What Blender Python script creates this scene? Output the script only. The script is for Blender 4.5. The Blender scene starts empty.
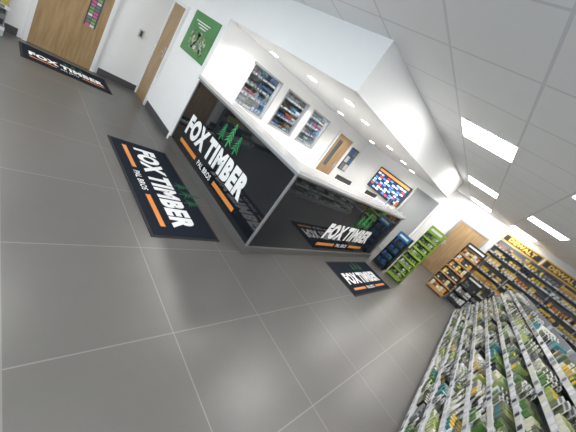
import bpy, math, random
from mathutils import Vector, Matrix
random.seed(7)
S=bpy.context.scene
S.view_settings.view_transform='Standard'
# ---------------------------------------------------------------- materials
MATS={}
def mat(name,col,rough=.5,metal=0,emit=None,es=0,spec=.5,noise=0,nscale=20,coat=0):
    if name in MATS: return MATS[name]
    m=bpy.data.materials.new(name); m.use_nodes=True
    nt=m.node_tree; b=nt.nodes['Principled BSDF']
    b.inputs['Base Color'].default_value=(*col,1)
    b.inputs['Roughness'].default_value=rough
    b.inputs['Metallic'].default_value=metal
    b.inputs['Specular IOR Level'].default_value=spec
    b.inputs['Coat Weight'].default_value=coat
    if emit:
        b.inputs['Emission Color'].default_value=(*emit,1); b.inputs['Emission Strength'].default_value=es
    if noise:
        tc=nt.nodes.new('ShaderNodeTexCoord'); n=nt.nodes.new('ShaderNodeTexNoise'); n.inputs['Scale'].default_value=nscale
        n.inputs['Detail'].default_value=4
        nt.links.new(tc.outputs['Object'],n.inputs['Vector'])
        mx=nt.nodes.new('ShaderNodeMix'); mx.data_type='RGBA'
        mx.inputs[6].default_value=(*[c*(1-noise) for c in col],1); mx.inputs[7].default_value=(*[min(1,c*(1+noise)) for c in col],1)
        nt.links.new(n.outputs['Fac'],mx.inputs[0]); nt.links.new(mx.outputs[2],b.inputs['Base Color'])
    MATS[name]=m; return m
def grid_mat(name,c1,c2,mortar,w,h,ms,loc,rot,rough,noise=True,spec=.5):
    m=bpy.data.materials.new(name); m.use_nodes=True; nt=m.node_tree; b=nt.nodes['Principled BSDF']
    b.inputs['Specular IOR Level'].default_value=spec
    tc=nt.nodes.new('ShaderNodeTexCoord'); mp=nt.nodes.new('ShaderNodeMapping'); mp.vector_type='TEXTURE'
    mp.inputs['Location'].default_value=(loc[0],loc[1],0); mp.inputs['Rotation'].default_value=(0,0,rot)
    nt.links.new(tc.outputs['Object'],mp.inputs['Vector'])
    br=nt.nodes.new('ShaderNodeTexBrick'); br.offset=0; br.squash=1
    br.inputs['Scale'].default_value=1; br.inputs['Brick Width'].default_value=w; br.inputs['Row Height'].default_value=h
    br.inputs['Mortar Size'].default_value=ms; br.inputs['Mortar Smooth'].default_value=0
    br.inputs['Color1'].default_value=(*c1,1); br.inputs['Color2'].default_value=(*c2,1); br.inputs['Mortar'].default_value=(*mortar,1)
    nt.links.new(mp.outputs[0],br.inputs['Vector'])
    n=nt.nodes.new('ShaderNodeTexNoise'); n.inputs['Scale'].default_value=6; n.inputs['Detail'].default_value=8; n.inputs['Roughness'].default_value=.65
    nt.links.new(tc.outputs['Object'],n.inputs['Vector'])
    mr=nt.nodes.new('ShaderNodeMapRange'); mr.inputs[3].default_value=.93 if noise else .98; mr.inputs[4].default_value=1.07 if noise else 1.02
    nt.links.new(n.outputs['Fac'],mr.inputs[0])
    vm=nt.nodes.new('ShaderNodeVectorMath'); vm.operation='SCALE'
    nt.links.new(br.outputs['Color'],vm.inputs[0]); nt.links.new(mr.outputs[0],vm.inputs['Scale'])
    nt.links.new(vm.outputs[0],b.inputs['Base Color'])
    b.inputs['Roughness'].default_value=rough
    return m
def wood_mat(name,c1,c2):
    m=bpy.data.materials.new(name); m.use_nodes=True; nt=m.node_tree; b=nt.nodes['Principled BSDF']
    tc=nt.nodes.new('ShaderNodeTexCoord'); mp=nt.nodes.new('ShaderNodeMapping'); mp.inputs['Scale'].default_value=(14,14,1.2)
    n=nt.nodes.new('ShaderNodeTexNoise'); n.inputs['Scale'].default_value=2; n.inputs['Detail'].default_value=6
    cr=nt.nodes.new('ShaderNodeValToRGB'); cr.color_ramp.elements[0].color=(*c1,1); cr.color_ramp.elements[1].color=(*c2,1)
    cr.color_ramp.elements[0].position=.35; cr.color_ramp.elements[1].position=.65
    nt.links.new(tc.outputs['Object'],mp.inputs[0]); nt.links.new(mp.outputs[0],n.inputs['Vector']); nt.links.new(n.outputs['Fac'],cr.inputs[0]); nt.links.new(cr.outputs[0],b.inputs['Base Color'])
    b.inputs['Roughness'].default_value=.4
    return m
def glass_mat():
    m=bpy.data.materials.new('window_glass'); m.use_nodes=True; nt=m.node_tree
    for n in list(nt.nodes): nt.nodes.remove(n)
    o=nt.nodes.new('ShaderNodeOutputMaterial'); t=nt.nodes.new('ShaderNodeBsdfTransparent'); g=nt.nodes.new('ShaderNodeBsdfGlossy')
    g.inputs['Roughness'].default_value=.02; t.inputs['Color'].default_value=(.85,.9,.92,1)
    mx=nt.nodes.new('ShaderNodeMixShader'); mx.inputs[0].default_value=.14
    nt.links.new(t.outputs[0],mx.inputs[1]); nt.links.new(g.outputs[0],mx.inputs[2]); nt.links.new(mx.outputs[0],o.inputs[0]); return m
white=mat('wall_paint_white',(.88,.88,.88),.65,noise=.02,nscale=3)
trimw=mat('trim_white',(.8,.8,.8),.4)
skirt=mat('skirting_grey',(.07,.07,.075),.45,noise=.1)
steel=mat('brushed_steel',(.55,.55,.56),.32,.9)
kick=mat('counter_plinth',(.14,.135,.13),.35,.3,noise=.1)
panel=mat('counter_gloss_panel',(.010,.012,.016),.04,spec=.55,coat=.5,noise=.08,nscale=60)
topm=mat('countertop_laminate',(.33,.33,.33),.25,noise=.05)
deskm=mat('desk_laminate',(.5,.5,.49),.3,noise=.05)
alu=mat('aluminium_trim',(.3,.3,.31),.35,.5)
edgew=mat('ledge_edge',(.6,.6,.6),.4)
black=mat('black_plastic',(.015,.015,.017),.4)
dgrey=mat('dark_grey',(.06,.06,.065),.5)
matfab=mat('mat_fabric',(.014,.018,.028),.95,spec=.1,noise=.35,nscale=300)
matrub=mat('mat_rubber_border',(.012,.012,.014),.8)
lwhite=mat('logo_white',(.9,.9,.9),.5)
lorange=mat('logo_orange',(.75,.27,.06),.5)
lgreen=mat('logo_green',(.03,.28,.1),.5)
lgreen2=mat('logo_green_bright',(.06,.42,.13),.5)
mgreen=mat('mat_logo_green',(.02,.13,.06),.8)
oak=wood_mat('oak_door',(.3,.19,.09),(.4,.27,.14))
oak2=wood_mat('oak_rack',(.4,.2,.07),(.5,.28,.12))
glass=glass_mat()
lampm=mat('led_panel',(1,1,1),.5,emit=(1,.985,.96),es=26)
downm=mat('downlight',(1,1,1),.5,emit=(1,.92,.8),es=30)
greyp=mat('grey_door_paint',(.3,.31,.32),.4)
shelfw=mat('shelf_metal',(.45,.47,.5),.4,.1)
shelfb=mat('shelf_back',(.14,.145,.16),.6)
PAL=[mat('pk_green',(.09,.18,.05),.4),mat('pk_lime',(.3,.36,.12),.4),mat('pk_yellow',(.62,.42,.05),.4),mat('pk_cream',(.58,.57,.46),.5),
     mat('pk_black',(.02,.02,.022),.35),mat('pk_olive',(.13,.14,.08),.5),mat('pk_white',(.66,.66,.67),.4),mat('pk_orange',(.5,.2,.05),.4),
     mat('pk_blue',(.03,.11,.3),.4),mat('pk_red',(.4,.04,.03),.4),mat('pk_grey',(.18,.185,.195),.4),mat('pk_teal',(.04,.18,.22),.4),mat('pk_label',(.5,.52,.55),.4)]
G,LI,YE,CR,BK,OL,WH,OR,BL,RE,GY,TE,LB=range(13)
# ---------------------------------------------------------------- mesh builder
class MB:
    def __init__(s): s.v=[];s.f=[];s.mi=[];s.m=[]
    def idx(s,m):
        if m not in s.m: s.m.append(m)
        return s.m.index(m)
    def box(s,x0,x1,y0,y1,z0,z1,m):
        if x0>x1:x0,x1=x1,x0
        if y0>y1:y0,y1=y1,y0
        if z0>z1:z0,z1=z1,z0
        b=len(s.v); s.v+=[(x0,y0,z0),(x1,y0,z0),(x1,y1,z0),(x0,y1,z0),(x0,y0,z1),(x1,y0,z1),(x1,y1,z1),(x0,y1,z1)]
        for q in ((0,3,2,1),(4,5,6,7),(0,1,5,4),(1,2,6,5),(2,3,7,6),(3,0,4,7)):
            s.f.append(tuple(b+i for i in q)); s.mi.append(s.idx(m))
    def cyl(s,cx,cy,z0,z1,r,m,n=12,r2=None,cap=None):
        r2=r if r2 is None else r2
        b=len(s.v)
        for (z,rr) in ((z0,r),(z1,r2)):
            for i in range(n):
                a=2*math.pi*i/n; s.v.append((cx+rr*math.cos(a),cy+rr*math.sin(a),z))
        k=s.idx(m)
        for i in range(n):
            j=(i+1)%n; s.f.append((b+i,b+j,b+n+j,b+n+i)); s.mi.append(k)
        s.f.append(tuple(b+n-1-i for i in range(n))); s.mi.append(k)
        s.f.append(tuple(b+n+i for i in range(n))); s.mi.append(s.idx(cap) if cap else k)
    def poly(s,pts,m):
        b=len(s.v); s.v+=[tuple(p) for p in pts]; s.f.append(tuple(range(b,b+len(pts)))); s.mi.append(s.idx(m))
    def rod(s,p,q,r,m,n=8):
        p=Vector(p);q=Vector(q);d=(q-p).normalized(); a=d.orthogonal().normalized(); c=d.cross(a); b=len(s.v)
        for o in (p,q):
            for i in range(n):
                t=2*math.pi*i/n; s.v.append(tuple(o+a*r*math.cos(t)+c*r*math.sin(t)))
        k=s.idx(m)
        for i in range(n):
            j=(i+1)%n; s.f.append((b+i,b+j,b+n+j,b+n+i)); s.mi.append(k)
        s.f.append(tuple(b+n-1-i for i in range(n))); s.mi.append(k); s.f.append(tuple(b+n+i for i in range(n))); s.mi.append(k)
    def make(s,name,M=None,parent=None,bevel=0):
        me=bpy.data.meshes.new(name); me.from_pydata(s.v,[],s.f)
        for m in s.m: me.materials.append(m)
        me.polygons.foreach_set('material_index',s.mi); me.update()
        o=bpy.data.objects.new(name,me); S.collection.objects.link(o)
        if M is not None: o.matrix_world=M
        if parent: o.parent=parent
        if bevel:
            md=o.modifiers.new('bevel','BEVEL'); md.width=bevel; md.segments=2; md.limit_method='ANGLE'
        return o
def one(name,*a,**k):
    b=MB(); b.box(*a); return b.make(name,**k)
# ---------------------------------------------------------------- text / logo
def text_mesh(txt,bold=.0,wsp=1.0,csp=1.08):
    cu=bpy.data.curves.new('t','FONT'); cu.body=txt; cu.offset=bold; cu.resolution_u=4; cu.space_character=csp; cu.space_word=wsp
    ob=bpy.data.objects.new('t',cu); S.collection.objects.link(ob)
    dg=bpy.context.evaluated_depsgraph_get(); dg.update()
    me=bpy.data.meshes.new_from_object(ob.evaluated_get(dg))
    bpy.data.objects.remove(ob)
    vs=[v.co.copy() for v in me.vertices]; fs=[tuple(p.vertices) for p in me.polygons]
    bpy.data.meshes.remove(me)
    x0=min(v.x for v in vs);x1=max(v.x for v in vs);y0=min(v.y for v in vs);y1=max(v.y for v in vs)
    return [((v.x-x0)/(x1-x0),(v.y-y0)/(y1-y0)) for v in vs],fs
def add_text(name,txt,o,R,U,w,h,m,parent,bold=.03,wsp=1.0,csp=1.08):
    o=Vector(o);R=Vector(R);U=Vector(U)
    vs,fs=text_mesh(txt,bold,wsp,csp)
    me=bpy.data.meshes.new(name); me.from_pydata([tuple(o+R*(a*w)+U*(b*h)) for a,b in vs],[],fs); me.materials.append(m)
    ob=bpy.data.objects.new(name,me); S.collection.objects.link(ob); ob.parent=parent; return ob
def logo(o,R,U,w,parent,g1=None,g2=None):
    """o = bottom-left of word; w = word width"""
    g1=g1 or lgreen; g2=g2 or lgreen2
    o=Vector(o);R=Vector(R);U=Vector(U); h=w*.175
    add_text('lettering','FOX TIMBER',o,R,U,w,h,lwhite,parent,.06,.7,1.13)
    b=MB()
    for (a,c) in ((0,.33),(.67,1)):
        z0,z1=-.085*w,-.052*w
        b.poly([o+R*(a*w)+U*z0,o+R*(c*w)+U*z0,o+R*(c*w)+U*z1,o+R*(a*w)+U*z1],lorange)
    for cx,hh,mm in ((.47,.15,g1),(.58,.21,g2),(.69,.16,g1)):
        z0=h+.02*w
        base=o+R*(cx*w)+U*z0
        b.poly([base-R*.006*w,base+R*.006*w,base+R*.006*w+U*hh*.5*w,base-R*.006*w+U*hh*.5*w],mm)
        for k in range(5):
            f=k/5; zz=(.12+.74*f)*hh*w; ww=.055*w*(1-.75*f); th=.28*hh*w*(1-.35*f)
            p=base+U*zz
            b.poly([p-R*ww,p+U*th*.5,p+U*th],mm); b.poly([p+U*th*.5,p+R*ww,p+U*th],mm)
    b.make('trees_and_bars',parent=parent)
    add_text('small_lettering','PAL BROS',o+R*(.38*w)-U*(.092*w),R,U,.24*w,.045*w,lwhite,parent,.02)
# ---------------------------------------------------------------- camera
cam=bpy.data.cameras.new('camera'); co=bpy.data.objects.new('camera',cam); S.collection.objects.link(co)
cam.sensor_width=36; cam.lens=17.44; cam.clip_start=.02
r=Vector((.6056,-.5553,.5700)); u=Vector((-.1296,.6379,.7592)); bk=r.cross(u).normalized(); r.normalize(); u=bk.cross(r)
M=Matrix.Identity(4)
for i in range(3): M[i][0]=r[i];M[i][1]=u[i];M[i][2]=bk[i]
M[0][3],M[1][3],M[2][3]=0,0,1.7
co.matrix_world=M; S.camera=co
# ---------------------------------------------------------------- room shell
X0,X1,Y0,Y1,H=-2.6,10.9,-6.0,6.65,2.66
CX,CY,CH=2.36,1.83,1.22
floor_m=grid_mat('floor_tile',(.102,.098,.093),(.108,.104,.098),(.185,.18,.17),.86,.86,.004,(1.16,.97),0,.34,spec=.5)
ceil_m=grid_mat('ceiling_tile',(.82,.82,.825),(.81,.81,.815),(.66,.66,.68),.65,.65,.01,(3.79-.325,.99-.325-.01),math.radians(4.5),.8,noise=False)
one('floor',X0,X1,Y0,Y1,-.1,0,floor_m)
one('ceiling',X0,X1,Y0,Y1,H,H+.1,ceil_m)
one('wall_north',X0,CX+6.0,Y1,Y1+.1,0,H,white)
one('wall_east',X1,X1+.1,Y0,Y1,0,H,white)
one('wall_south',X0,X1,Y0-.1,Y0,0,H,white)
# west shop-front wall with glazing openings
b=MB()
b.box(X0-.1,X0,Y0,Y1,0,.3,white); b.box(X0-.1,X0,Y0,Y1,2.4,H,white)
for y in (-6,-3.1,-.2,2.6,5.4): b.box(X0-.1,X0,y,y+(1.25 if y>5 else .25),.3,2.4,white)
b.make('wall_west')
k=1
for y0,y1 in ((-5.75,-3.1),(-2.85,-.2),(.05,2.6),(2.85,5.4)):
    b=MB(); b.box(X0-.06,X0-.05,y0,y1,.3,2.4,glass)
    for a in (y0,(y0+y1)/2-.025,y1-.05): b.box(X0-.08,X0-.03,a,a+.05,.3,2.4,dgrey)
    b.box(X0-.08,X0-.03,y0,y1,.3,.35,dgrey); b.box(X0-.08,X0-.03,y0,y1,2.35,2.4,dgrey)
    b.make('window_%d'%k); k+=1
one('wall_poster_side',CX,CX+.1,4.55,Y1,0,H,white)
# bulkhead above counter, plus lowered soffit
b=MB(); b.box(CX,CX+.1,CY,4.55,2.14,H,white); b.box(CX+.1,7.95,CY,CY+.1,2.14,H,white); b.box(CX+.1,7.95,CY+.1,Y1,2.14,2.2,white)
b.make('wall_bulkhead')
# office window wall
WY=4.62
wins=[(3.12,3.9),(4.1,4.87),(5.06,5.8)]
b=MB(); b.box(CX+.1,7.95,WY,WY+.1,0,1.08,white); b.box(CX+.1,7.95,WY,WY+.1,1.9,2.14,white)
xs=CX+.1
for a,c in wins: b.box(xs,a,WY,WY+.1,1.08,1.9,white); xs=c
b.box(xs,7.95,WY,WY+.1,1.08,1.9,white); b.make('wall_office')
framem=mat('window_frame',(.45,.45,.46),.4)
for a,c in wins:
    b=MB(); t=.03
    b.box(a,a+t,WY-.01,WY+.08,1.08,1.9,framem);b.box(c-t,c,WY-.01,WY+.08,1.08,1.9,framem)
    b.box(a,c,WY-.01,WY+.08,1.08,1.08+t,framem);b.box(a,c,WY-.01,WY+.08,1.9-t,1.9,framem)
    b.box(a+t,c-t,WY+.03,WY+.036,1.08+t,1.9-t,glass)
    b.make('window_%d'%k); k+=1
one('wall_office_end',7.95,8.05,CY,Y1,0,H,white)
one('wall_corridor',8.05,X1,2.5,2.6,0,H,white)
# baseboards
one('baseboard_north',-2.6,.5,Y1-.015,Y1,0,.12,skirt)
b=MB(); b.box(1.62,CX-.015,Y1-.015,Y1,0,.12,skirt); b.make('baseboard_north_short')
one('baseboard_poster_side',CX-.015,CX,4.66,6.0,0,.12,skirt)
one('baseboard_east',X1-.015,X1,-6,2.5,0,.12,skirt)
# ---------------------------------------------------------------- doors
def door(name,axis,pos,a,c,h,face,leaf,vision=None,handle_at=None,frame=trimw):
    b=MB()
    def bx(s0,s1,d0,d1,z0,z1,m):
        d0*=face; d1*=face
        if axis=='x': b.box(s0,s1,pos+d0,pos+d1,z0,z1,m)
        else: b.box(pos+d0,pos+d1,s0,s1,z0,z1,m)
    f=.06
    bx(a-f,a,0.001,.045,0,h+f,frame);bx(c,c+f,0.001,.045,0,h+f,frame);bx(a,c,0.001,.045,h,h+f,frame)
    if vision:
        v0,v1,w0,w1=vision
        bx(a,v0,.001,.03,.005,h,leaf);bx(v1,c,.001,.03,.005,h,leaf);bx(v0,v1,.001,.03,.005,w0,leaf);bx(v0,v1,.001,.03,w1,h,leaf)
        bx(v0,v1,.004,.008,w0,w1,mat('vision_dark',(.1,.12,.14),.08))
        if name=='door_1':
            n=22; cc=[mat('vp_pink',(.6,.12,.3),.4),mat('vp_green',(.15,.4,.15),.4),PAL[WH],PAL[GY],mat('vp_pink',(.6,.12,.3),.4),PAL[LI],PAL[GY]]
            for i in range(n):
                z=w0+(w1-w0)*i/n
                for q in range(2):
                    m0=v0+.02+q*(v1-v0-.04)/2; bx(m0+.005,m0+(v1-v0-.04)/2-.005,.009,.011,z+.005,z+(w1-w0)/n*.8,cc[(i*3+q*2)%7])
    else: bx(a,c,.001,.03,.005,h,leaf)
    hs=handle_at if handle_at else c-.08
    bx(hs-.025,hs+.025,.03,.036,.95,1.15,steel)
    bx(hs-.01,hs+.01,.036,.07,1.04,1.06,steel); bx(hs-.1,hs+.01,.06,.075,1.04,1.06,steel)
    return b.make(name)
door('door_1','x',Y1,.62,1.5,2.05,-1,oak,vision=(1.2,1.38,.7,1.9),handle_at=.72)
door('door_2','y',CX,6.0,6.56,1.9,-1,oak,handle_at=6.1)
door('door_3','x',WY,6.4,7.15,1.85,-1,oak,vision=(6.55,6.72,.9,1.7))
door('door_4','y',7.95,1.93,2.5,1.85,-1,greyp,frame=greyp)
door('door_5','y',X1,.75,1.65,1.95,-1,oak,frame=greyp)
# notice board beside office door
b=MB(); b.box(7.35,7.8,WY-.02,WY-.001,1.0,1.75,dgrey)
for i in range(2):
    for j in range(3): b.box(7.38+i*.21,7.56+i*.21,WY-.025,WY-.02,1.03+j*.24,1.23+j*.24,[PAL[GY],PAL[WH],PAL[BL]][(i+j)%3])
b.make('notice_board')
b=MB(); b.box(2.0,2.08,Y1-.02,Y1-.001,1.0,1.14,steel); b.box(2.02,2.06,Y1-.024,Y1-.02,1.02,1.12,dgrey); b.make('door_keypad')
# ---------------------------------------------------------------- counter
ctr=bpy.data.objects.new('reception_counter',None); S.collection.objects.link(ctr)
XE=6.35; YE_=4.54
b=MB()
b.box(CX-.03,CX+.1,CY-.03,YE_,0,.1,kick); b.box(CX+.1,XE,CY-.03,CY+.1,0,.1,kick); b.make('plinth',parent=ctr,bevel=.004)
b=MB(); b.box(CX,CX+.08,CY,YE_,.1,1.16,panel); b.box(CX+.08,XE,CY,CY+.08,.1,1.16,panel); b.make('front_panels',parent=ctr)
b=MB()
b.box(CX-.008,CX+.018,CY-.008,CY+.018,.1,1.16,alu)
b.box(CX-.006,CX,CY+.018,YE_,1.135,1.16,alu); b.box(CX+.018,XE,CY-.006,CY,1.135,1.16,alu)
b.box(CX-.008,CX,YE_-.03,YE_,.1,1.135,alu); b.box(XE-.02,XE,CY-.008,CY,.1,1.135,alu)
b.make('edge_trims',parent=ctr)
b=MB(); b.box(CX-.036,CX+.3,CY-.036,YE_,1.162,CH,topm); b.box(CX+.3,XE+.02,CY-.036,CY+.3,1.162,CH,topm)
b.box(CX-.04,CX-.036,CY-.04,YE_,1.18,CH+.001,edgew); b.box(CX-.036,XE+.02,CY-.04,CY-.036,1.18,CH+.001,edgew)
b.box(CX+.3,CX+.32,CY+.32,YE_,.76,CH+.002,trimw); b.box(CX+.3,XE+.02,CY+.3,CY+.32,.76,CH+.002,trimw)
b.make('ledge_top',parent=ctr)
b=MB(); b.box(CX+.08,CX+.95,CY+.95,YE_,.72,.76,deskm); b.box(CX+.08,XE,CY+.08,CY+.95,.72,.76,deskm)
b.box(XE-.03,XE,CY+.08,CY+.95,0,.72,trimw); b.box(CX+.8,CX+.83,CY+.95,YE_,0,.72,trimw); b.box(CX+.83,XE-.03,CY+.8,CY+.83,0,.72,trimw)
b.make('staff_desk',parent=ctr)
logo((CX-.003,4.22,.36),(0,-1,0),(0,0,1),1.88,ctr)
logo((3.78,CY-.003,.36),(1,0,0),(0,0,1),1.74,ctr)
def monitor(name,x,y,ang):
    b=MB(); b.box(-.12,.12,-.09,.09,0,.015,black); b.rod((0,.02,.015),(0,.02,.25),.018,black); b.box(-.27,.27,-.015,.015,.14,.47,black); b.box(-.255,.255,.015,.017,.155,.455,mat('screen_blue',(.1,.2,.35),.2,emit=(.3,.5,.9),es=.6))
    b.make(name,Matrix.Translation((x,y,.76))@Matrix.Rotation(ang,4,'Z'),bevel=.004)
monitor('computer_monitor',4.4,2.5,0); monitor('computer_monitor.001',5.7,2.5,0)
def holder(x,y,m):
    b=MB(); b.box(-.06,.06,-.04,.04,0,.01,trimw); b.box(-.06,.06,.02,.03,.01,.2,trimw); b.box(-.052,.052,.0,.02,.01,.17,m); b.box(-.06,.06,-.01,0,.01,.06,trimw)
    return b
holder(0,0,PAL[BL]).make('leaflet_holder',Matrix.Translation((5.5,2.0,CH+.001)))
holder(0,0,PAL[OR]).make('leaflet_holder.001',Matrix.Translation((5.9,2.0,CH+.001)))
# TV
b=MB(); tx=7.9
b.box(tx-.04,tx,2.62,3.75,1.14,1.8,black)
scr=lambda n,c:mat(n,c,.2,emit=c,es=1.0)
b.box(tx-.042,tx-.04,2.64,3.73,1.17,1.78,scr('tv_bg',(.02,.03,.08)))
cols=[scr('tv_white',(.8,.85,.95)),scr('tv_orange',(.9,.3,.05)),scr('tv_blue',(.1,.25,.7)),scr('tv_red',(.7,.06,.05)),scr('tv_cyan',(.3,.6,.8))]
b.box(tx-.044,tx-.042,2.66,3.71,1.7,1.76,cols[1])
for i in range(9):
    for j in range(7):
        if (i*5+j*3)%7<2: continue
        b.box(tx-.044,tx-.042,3.7-i*.115,3.61-i*.115,1.2+j*.068,1.245+j*.068,cols[[0,2,4,3,0,2,4][(i*2+3*j)%7]])
b.box(tx,tx+.049,3.0,3.3,1.3,1.6,dgrey)
b.make('television')
# poster
b=MB(); b.box(CX-.012,CX-.001,4.68,5.66,1.33,2.0,mat('poster_green',(.06,.24,.07),.35,noise=.3,nscale=4))
pp=CX-.014
for i in range(60):
    y=5.45-random.random()*.6; z=1.43+random.random()*.28; s=.012+random.random()*.025
    b.box(pp,CX-.012,y-s,y+s,z-s,z+s,random.choice([PAL[CR],PAL[LI],PAL[WH],PAL[OL]]))
for q in range(3): b.box(pp,CX-.012,5.5-q*.1,4.95+q*.05,1.86-q*.04,1.875-q*.04,lwhite)
b.make('wall_poster')
# ---------------------------------------------------------------- mats
def fmat(name,x0,x1,y0,y1,o,R,U,w):
    b=MB(); b.box(x0,x1,y0,y1,0.001,.008,matrub); b.box(x0+.03,x1-.03,y0+.03,y1-.03,.008,.012,matfab)
    ob=b.make(name); logo(o,R,U,w,ob,mgreen,mgreen)
fmat('floor_mat',1.3,2.1,1.98,3.95,(1.58,3.8,.0135),(0,-1,0),(1,0,0),1.66)
fmat('floor_mat.001',4.15,5.85,.92,1.66,(4.3,1.14,.0135),(1,0,0),(0,1,0),1.4)
fmat('floor_mat.002',.52,1.72,5.72,6.42,(.62,5.95,.0135),(1,0,0),(0,1,0),1.0)
# ---------------------------------------------------------------- ceiling lights
ang=math.radians(4.5); TS=.65
ln=0
for i in (-5,0,5,10):
    for j in (-9,-7,-2,0,4,8):
        cx=3.79+TS*(i*math.cos(ang)-j*math.sin(ang)); cy=.99+TS*(i*math.sin(ang)+j*math.cos(ang))
        if CX-.4<cx<8.4 and cy>CY-.35: continue
        if cy>2.1 and cx>2: continue
        if cx>X1-.35 or cy>Y1-.4: continue
        b=MB(); h=TS/2-.01
        b.box(-h,h,-h,h,-.006,-.001,lampm)
        for s in (-1,1):
            b.box(s*h,s*(h+.012),-h-.012,h+.012,-.01,-.001,trimw); b.box(-h,h,s*h,s*(h+.012),-.01,-.001,trimw)
        b.make('ceiling_light' if ln==0 else 'ceiling_light.%03d'%ln,Matrix.Translation((cx,cy,H))@Matrix.Rotation(ang,4,'Z')); ln+=1
dn=0
for x,y in ((3.0,4.1),(3.04,3.13),(3.1,2.4),(3.98,2.6),(5.3,2.65),(6.4,2.7),(7.3,2.75),(5.0,3.9),(6.8,3.9)):
    b=MB(); b.cyl(0,0,-.012,-.001,.085,trimw,20); b.cyl(0,0,-.016,-.012,.068,downm,20)
    o=b.make('downlight' if dn==0 else 'downlight.%03d'%dn,Matrix.Translation((x,y,2.14)))
    l=bpy.data.lights.new('lamp','SPOT'); l.energy=50; l.spot_size=math.radians(150); l.spot_blend=.6; l.shadow_soft_size=.06; l.color=(1,.97,.92)
    lo=bpy.data.objects.new('lamp',l); S.collection.objects.link(lo); lo.parent=o; lo.location=(0,0,-.05); dn+=1
for x in (3.6,5.4,7.0):  # unseen glowing panels added to brighten the stockroom behind the office windows
    b=MB(); b.box(x-.3,x+.3,4.85,5.45,2.128,2.139,mat('stockroom_fill_panel',(1,1,1),.5,emit=(1,.985,.96),es=22)); b.make('ceiling_light.%03d'%ln); ln+=1
# ---------------------------------------------------------------- shelving
def products(b,x0,x1,yf,z,depth,hmax,pal,rng,tins=.25,wr=(.055,.12),packs=0):
    x=x0+.01
    while x<x1-.08:
        w=rng.uniform(*wr); h=rng.uniform(.5,.92)*hmax; n=rng.randint(2,5); c=rng.choice(pal); l=rng.choice([p for p in pal if p!=c] or pal); tin=rng.random()<tins; l2=rng.choice(pal)
        pack=rng.random()<packs
        for k in range(n):
            if x+w>x1: break
            if rng.random()<.1: x+=w+.006; continue
            y1=yf-.015-rng.random()*.03; hh=h*rng.uniform(.92,1)
            if pack:
                # blister packets standing one behind another: white header card over coloured body
                hh=hmax*rng.uniform(.85,1)
                for q in range(3):
                    yy=y1-q*.035
                    b.box(x+.002,x+w-.004,yy-.004,yy,z,z+hh,PAL[WH if l2!=BK else GY])
                    b.box(x+.006,x+w-.008,yy,yy+.01,z+.004,z+hh*.6,PAL[c])
                    b.box(x+.006,x+w-.008,yy,yy+.0015,z+hh*.72,z+hh*.9,PAL[l])
            elif tin:
                rr=w/2*.95
                for q in range(2): b.cyl(x+w/2,y1-rr-q*rr*2.1,z,z+h*.7,rr,PAL[c],10,cap=PAL[l])
            else:
                dd=depth*rng.uniform(.25,.6)
                b.box(x,x+w-.004,y1-dd,y1,z,z+hh,PAL[c])
                b.box(x+w*.1,x+w*.86,y1,y1+.0015,z+hh*.2,z+hh*.62,PAL[l])
                b.box(x+w*.2,x+w*.76,y1-dd*.7,y1-.02,z+hh,z+hh+.001,PAL[l2])
            x+=w+.004
        x+=rng.uniform(.0,.03)
def gondola(name,M,L,tiers,back,pal,rng,top=1.5,plinth=.12,tins=.25,wr=(.055,.12),hm=.2,strip=WH,lab=(CR,GY,GY,BL,BK),packs=0):
    root=bpy.data.objects.new(name,None); S.collection.objects.link(root); root.matrix_world=M
    b=MB(); b.box(0,L,back-.03,back,0,top,shelfb)
    f0=tiers[0][1]; b.box(0,L,back,f0-.03,0.0,plinth-.03,shelfw)
    nb=max(1,round(L/1.0))
    for i in range(nb+1):
        x=L*i/nb; b.box(max(0,x-.015),min(L,x+.015),back,back+.03,0,top,shelfw)
    for (z,yf) in tiers:
        b.box(0,L,back,yf,z-.025,z,shelfw)
        b.box(0,L,yf,yf+.006,z-.03,z+.02,PAL[strip])
        for i in range(nb+1):
            x=min(max(L*i/nb,.005),L-.005); b.poly([(x,back,z-.025),(x,yf-.02,z-.025),(x,back,z-.1)],shelfw)
    b.make('shelf_frame',parent=root)
    t=MB()
    for (z,yf) in tiers:
        x=.05
        while x<L-.1:
            w=rng.choice([.04,.05,.07]); t.box(x,x+w,yf+.006,yf+.0075,z-.024,z+.016,PAL[rng.choice(lab)]); x+=w+rng.uniform(.02,.07)
    t.make('price_labels',parent=root)
    p=MB()
    for i,(z,yf) in enumerate(tiers):
        nz=tiers[i+1][0]-.03 if i+1<len(tiers) else z+.2
        products(p,.01,L-.01,yf,z,min(.3,yf-back),min(hm,nz-z),pal,rng,tins,wr,packs)
    p.make('stock',parent=root)
    return root
rng=random.Random(3)
gp=[G,G,LI,LI,CR,BK,BK,BK,OL,OL,OL,WH,GY,GY,YE,CR,TE]
a=math.radians(3.5)
Mg=Matrix.Translation((2.8,-.43,0))@Matrix.Rotation(a,4,'Z')@Matrix.Translation((-1.9,0,0))
tiers=[(.12+.168*i,-.058*i) for i in range(8)]
gondola('shelving_gondola',Mg,7.4,tiers,-.62,gp,rng,top=1.42,wr=(.03,.055),hm=.115,tins=.35,strip=LB,lab=(WH,WH,GY,BK,CR),packs=.5)
gondola('shelving_gondola.001',Matrix.Translation((2.9,-2.6,0))@Matrix.Rotation(a,4,'Z'),6.0,tiers,-.62,[YE,WH,RE,BL,CR,GY],rng,top=1.5,hm=.13)
Mf=Matrix.Translation((X1-.45,-5.0,0))@Matrix.Rotation(math.pi/2,4,'Z')
rf=gondola('wall_shelving',Mf,5.5,[(.14,0),(.5,-.05),(.85,-.05),(1.15,-.05),(1.45,-.05),(1.75,-.05),(1.98,-.05)],-.4,[YE,YE,BK,CR,GY,YE,OR,YE],rng,top=2.2,hm=.22,strip=LB)
b=MB()
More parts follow.
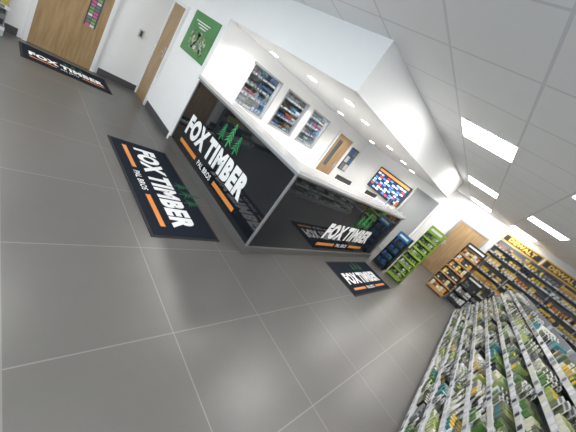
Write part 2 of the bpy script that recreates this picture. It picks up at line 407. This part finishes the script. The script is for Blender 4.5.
for i in range(5):
    x0=.02+i*1.1
    b.box(x0,x0+1.06,-.12,-.08,2.2,2.45,mat('header_yellow',(.6,.36,.07),.4)); b.box(x0+.03,x0+1.03,-.08,-.077,2.24,2.41,PAL[BK])
    b.box(x0,x0+1.06,-.3,-.12,2.2,2.23,dgrey)
b.make('header_boards',parent=rf)
for i in range(5):
    x0=.02+i*1.1
    add_text('header_text','DEWALT',(x0+.9,-.075,2.265),(-1,0,0),(0,0,1),.74,.12,mat('header_yellow2',(.8,.5,.08),.4),rf,.05)
# back room racks seen through office windows
Mb=Matrix.Translation((2.6+5.1,6.0,0))@Matrix.Rotation(math.pi,4,'Z')
gondola('stockroom_shelving',Mb,5.0,[(.14,0),(.6,0),(1.0,0),(1.25,0),(1.5,0),(1.75,0)],-.5,[BK,BK,GY,BL,GY,GY,BL,RE,WH,TE],rng,top=2.0,hm=.17,strip=LB)
# shelf unit at far left beside the entrance door
gondola('entrance_shelving',Matrix.Translation((.34,6.25,0))@Matrix.Rotation(math.pi,4,'Z'),1.2,[(.12,0),(.42,0),(.72,0),(1.02,0),(1.32,0)],-.33,[YE,BK,GY,LI,BK],rng,top=1.6,hm=.22)
# ---------------------------------------------------------------- small display racks
def rack(name,x,y0,y1,h,frame,pals,header,levels,depth=.3,slope=.08):
    b=MB()
    b.box(x+depth-.02,x+depth,y0,y1,0.03,h,frame)
    for yy in (y0,y1-.02): 
        b.poly([(x,yy,0.03),(x+depth,yy,.03),(x+depth,yy,h),(x+slope,yy,h)],frame); b.poly([(x,yy+.02,0.03),(x+depth,yy+.02,.03),(x+depth,yy+.02,h),(x+slope,yy+.02,h)],frame)
        b.box(x,x+.02,yy,yy+.02,0,.1,frame)
        b.box(x+depth-.02,x+depth,yy,yy+.02,0,.1,frame)
    b.box(x,x+depth,y0,y1,.03,.07,frame)
    rg=random.Random(name+str(x))
    for i in range(levels):
        z=.08+(h-.2)*i/levels; dz=(h-.2)/levels; xo=x+slope*z/h
        b.box(xo,x+depth-.02,y0+.02,y1-.02,z,z+.012,frame); b.box(xo-.006,xo,y0,y1,z-.01,z+.03,frame)
        y=y0+.03; n=5; w=(y1-y0-.06)/n
        for k in range(n):
            c=rg.choice(pals); b.box(xo+.02,xo+.14,y+.004,y+w-.004,z+.013,z+dz*rg.uniform(.6,.85),PAL[c])
            b.box(xo+.018,xo+.02,y+.012,y+w-.012,z+dz*.25,z+dz*.45,PAL[rg.choice(pals)]); y+=w
    b.box(x+slope-.01,x+slope+.01,y0,y1,h-.13,h+.02,header); b.box(x+slope-.013,x+slope-.01,y0+.04,y1-.04,h-.08,h-.03,lwhite)
    return b.make(name)
limef=mat('rack_lime',(.3,.5,.05),.4); bluef=mat('rack_blue',(.02,.2,.45),.4)
rack('display_rack',6.5,1.0,1.34,1.42,limef,[LI,G,BK,BK,LI,WH],limef,8)
rack('display_rack.001',6.35,1.4,1.7,.92,black,[BL,TE,BL,BK],bluef,4)
rack('display_rack.002',8.7,.32,.82,1.58,oak2,[OR,YE,BK,BK,WH,BK,CR],black,6,.4)
rack('display_rack.003',9.2,-.15,.28,.9,black,[GY,WH,BK],black,3,.4)
# ---------------------------------------------------------------- world
w=bpy.data.worlds.new('world'); S.world=w; w.use_nodes=True
w.node_tree.nodes['Background'].inputs[0].default_value=(.93,.96,1,1); w.node_tree.nodes['Background'].inputs[1].default_value=5
print('done')
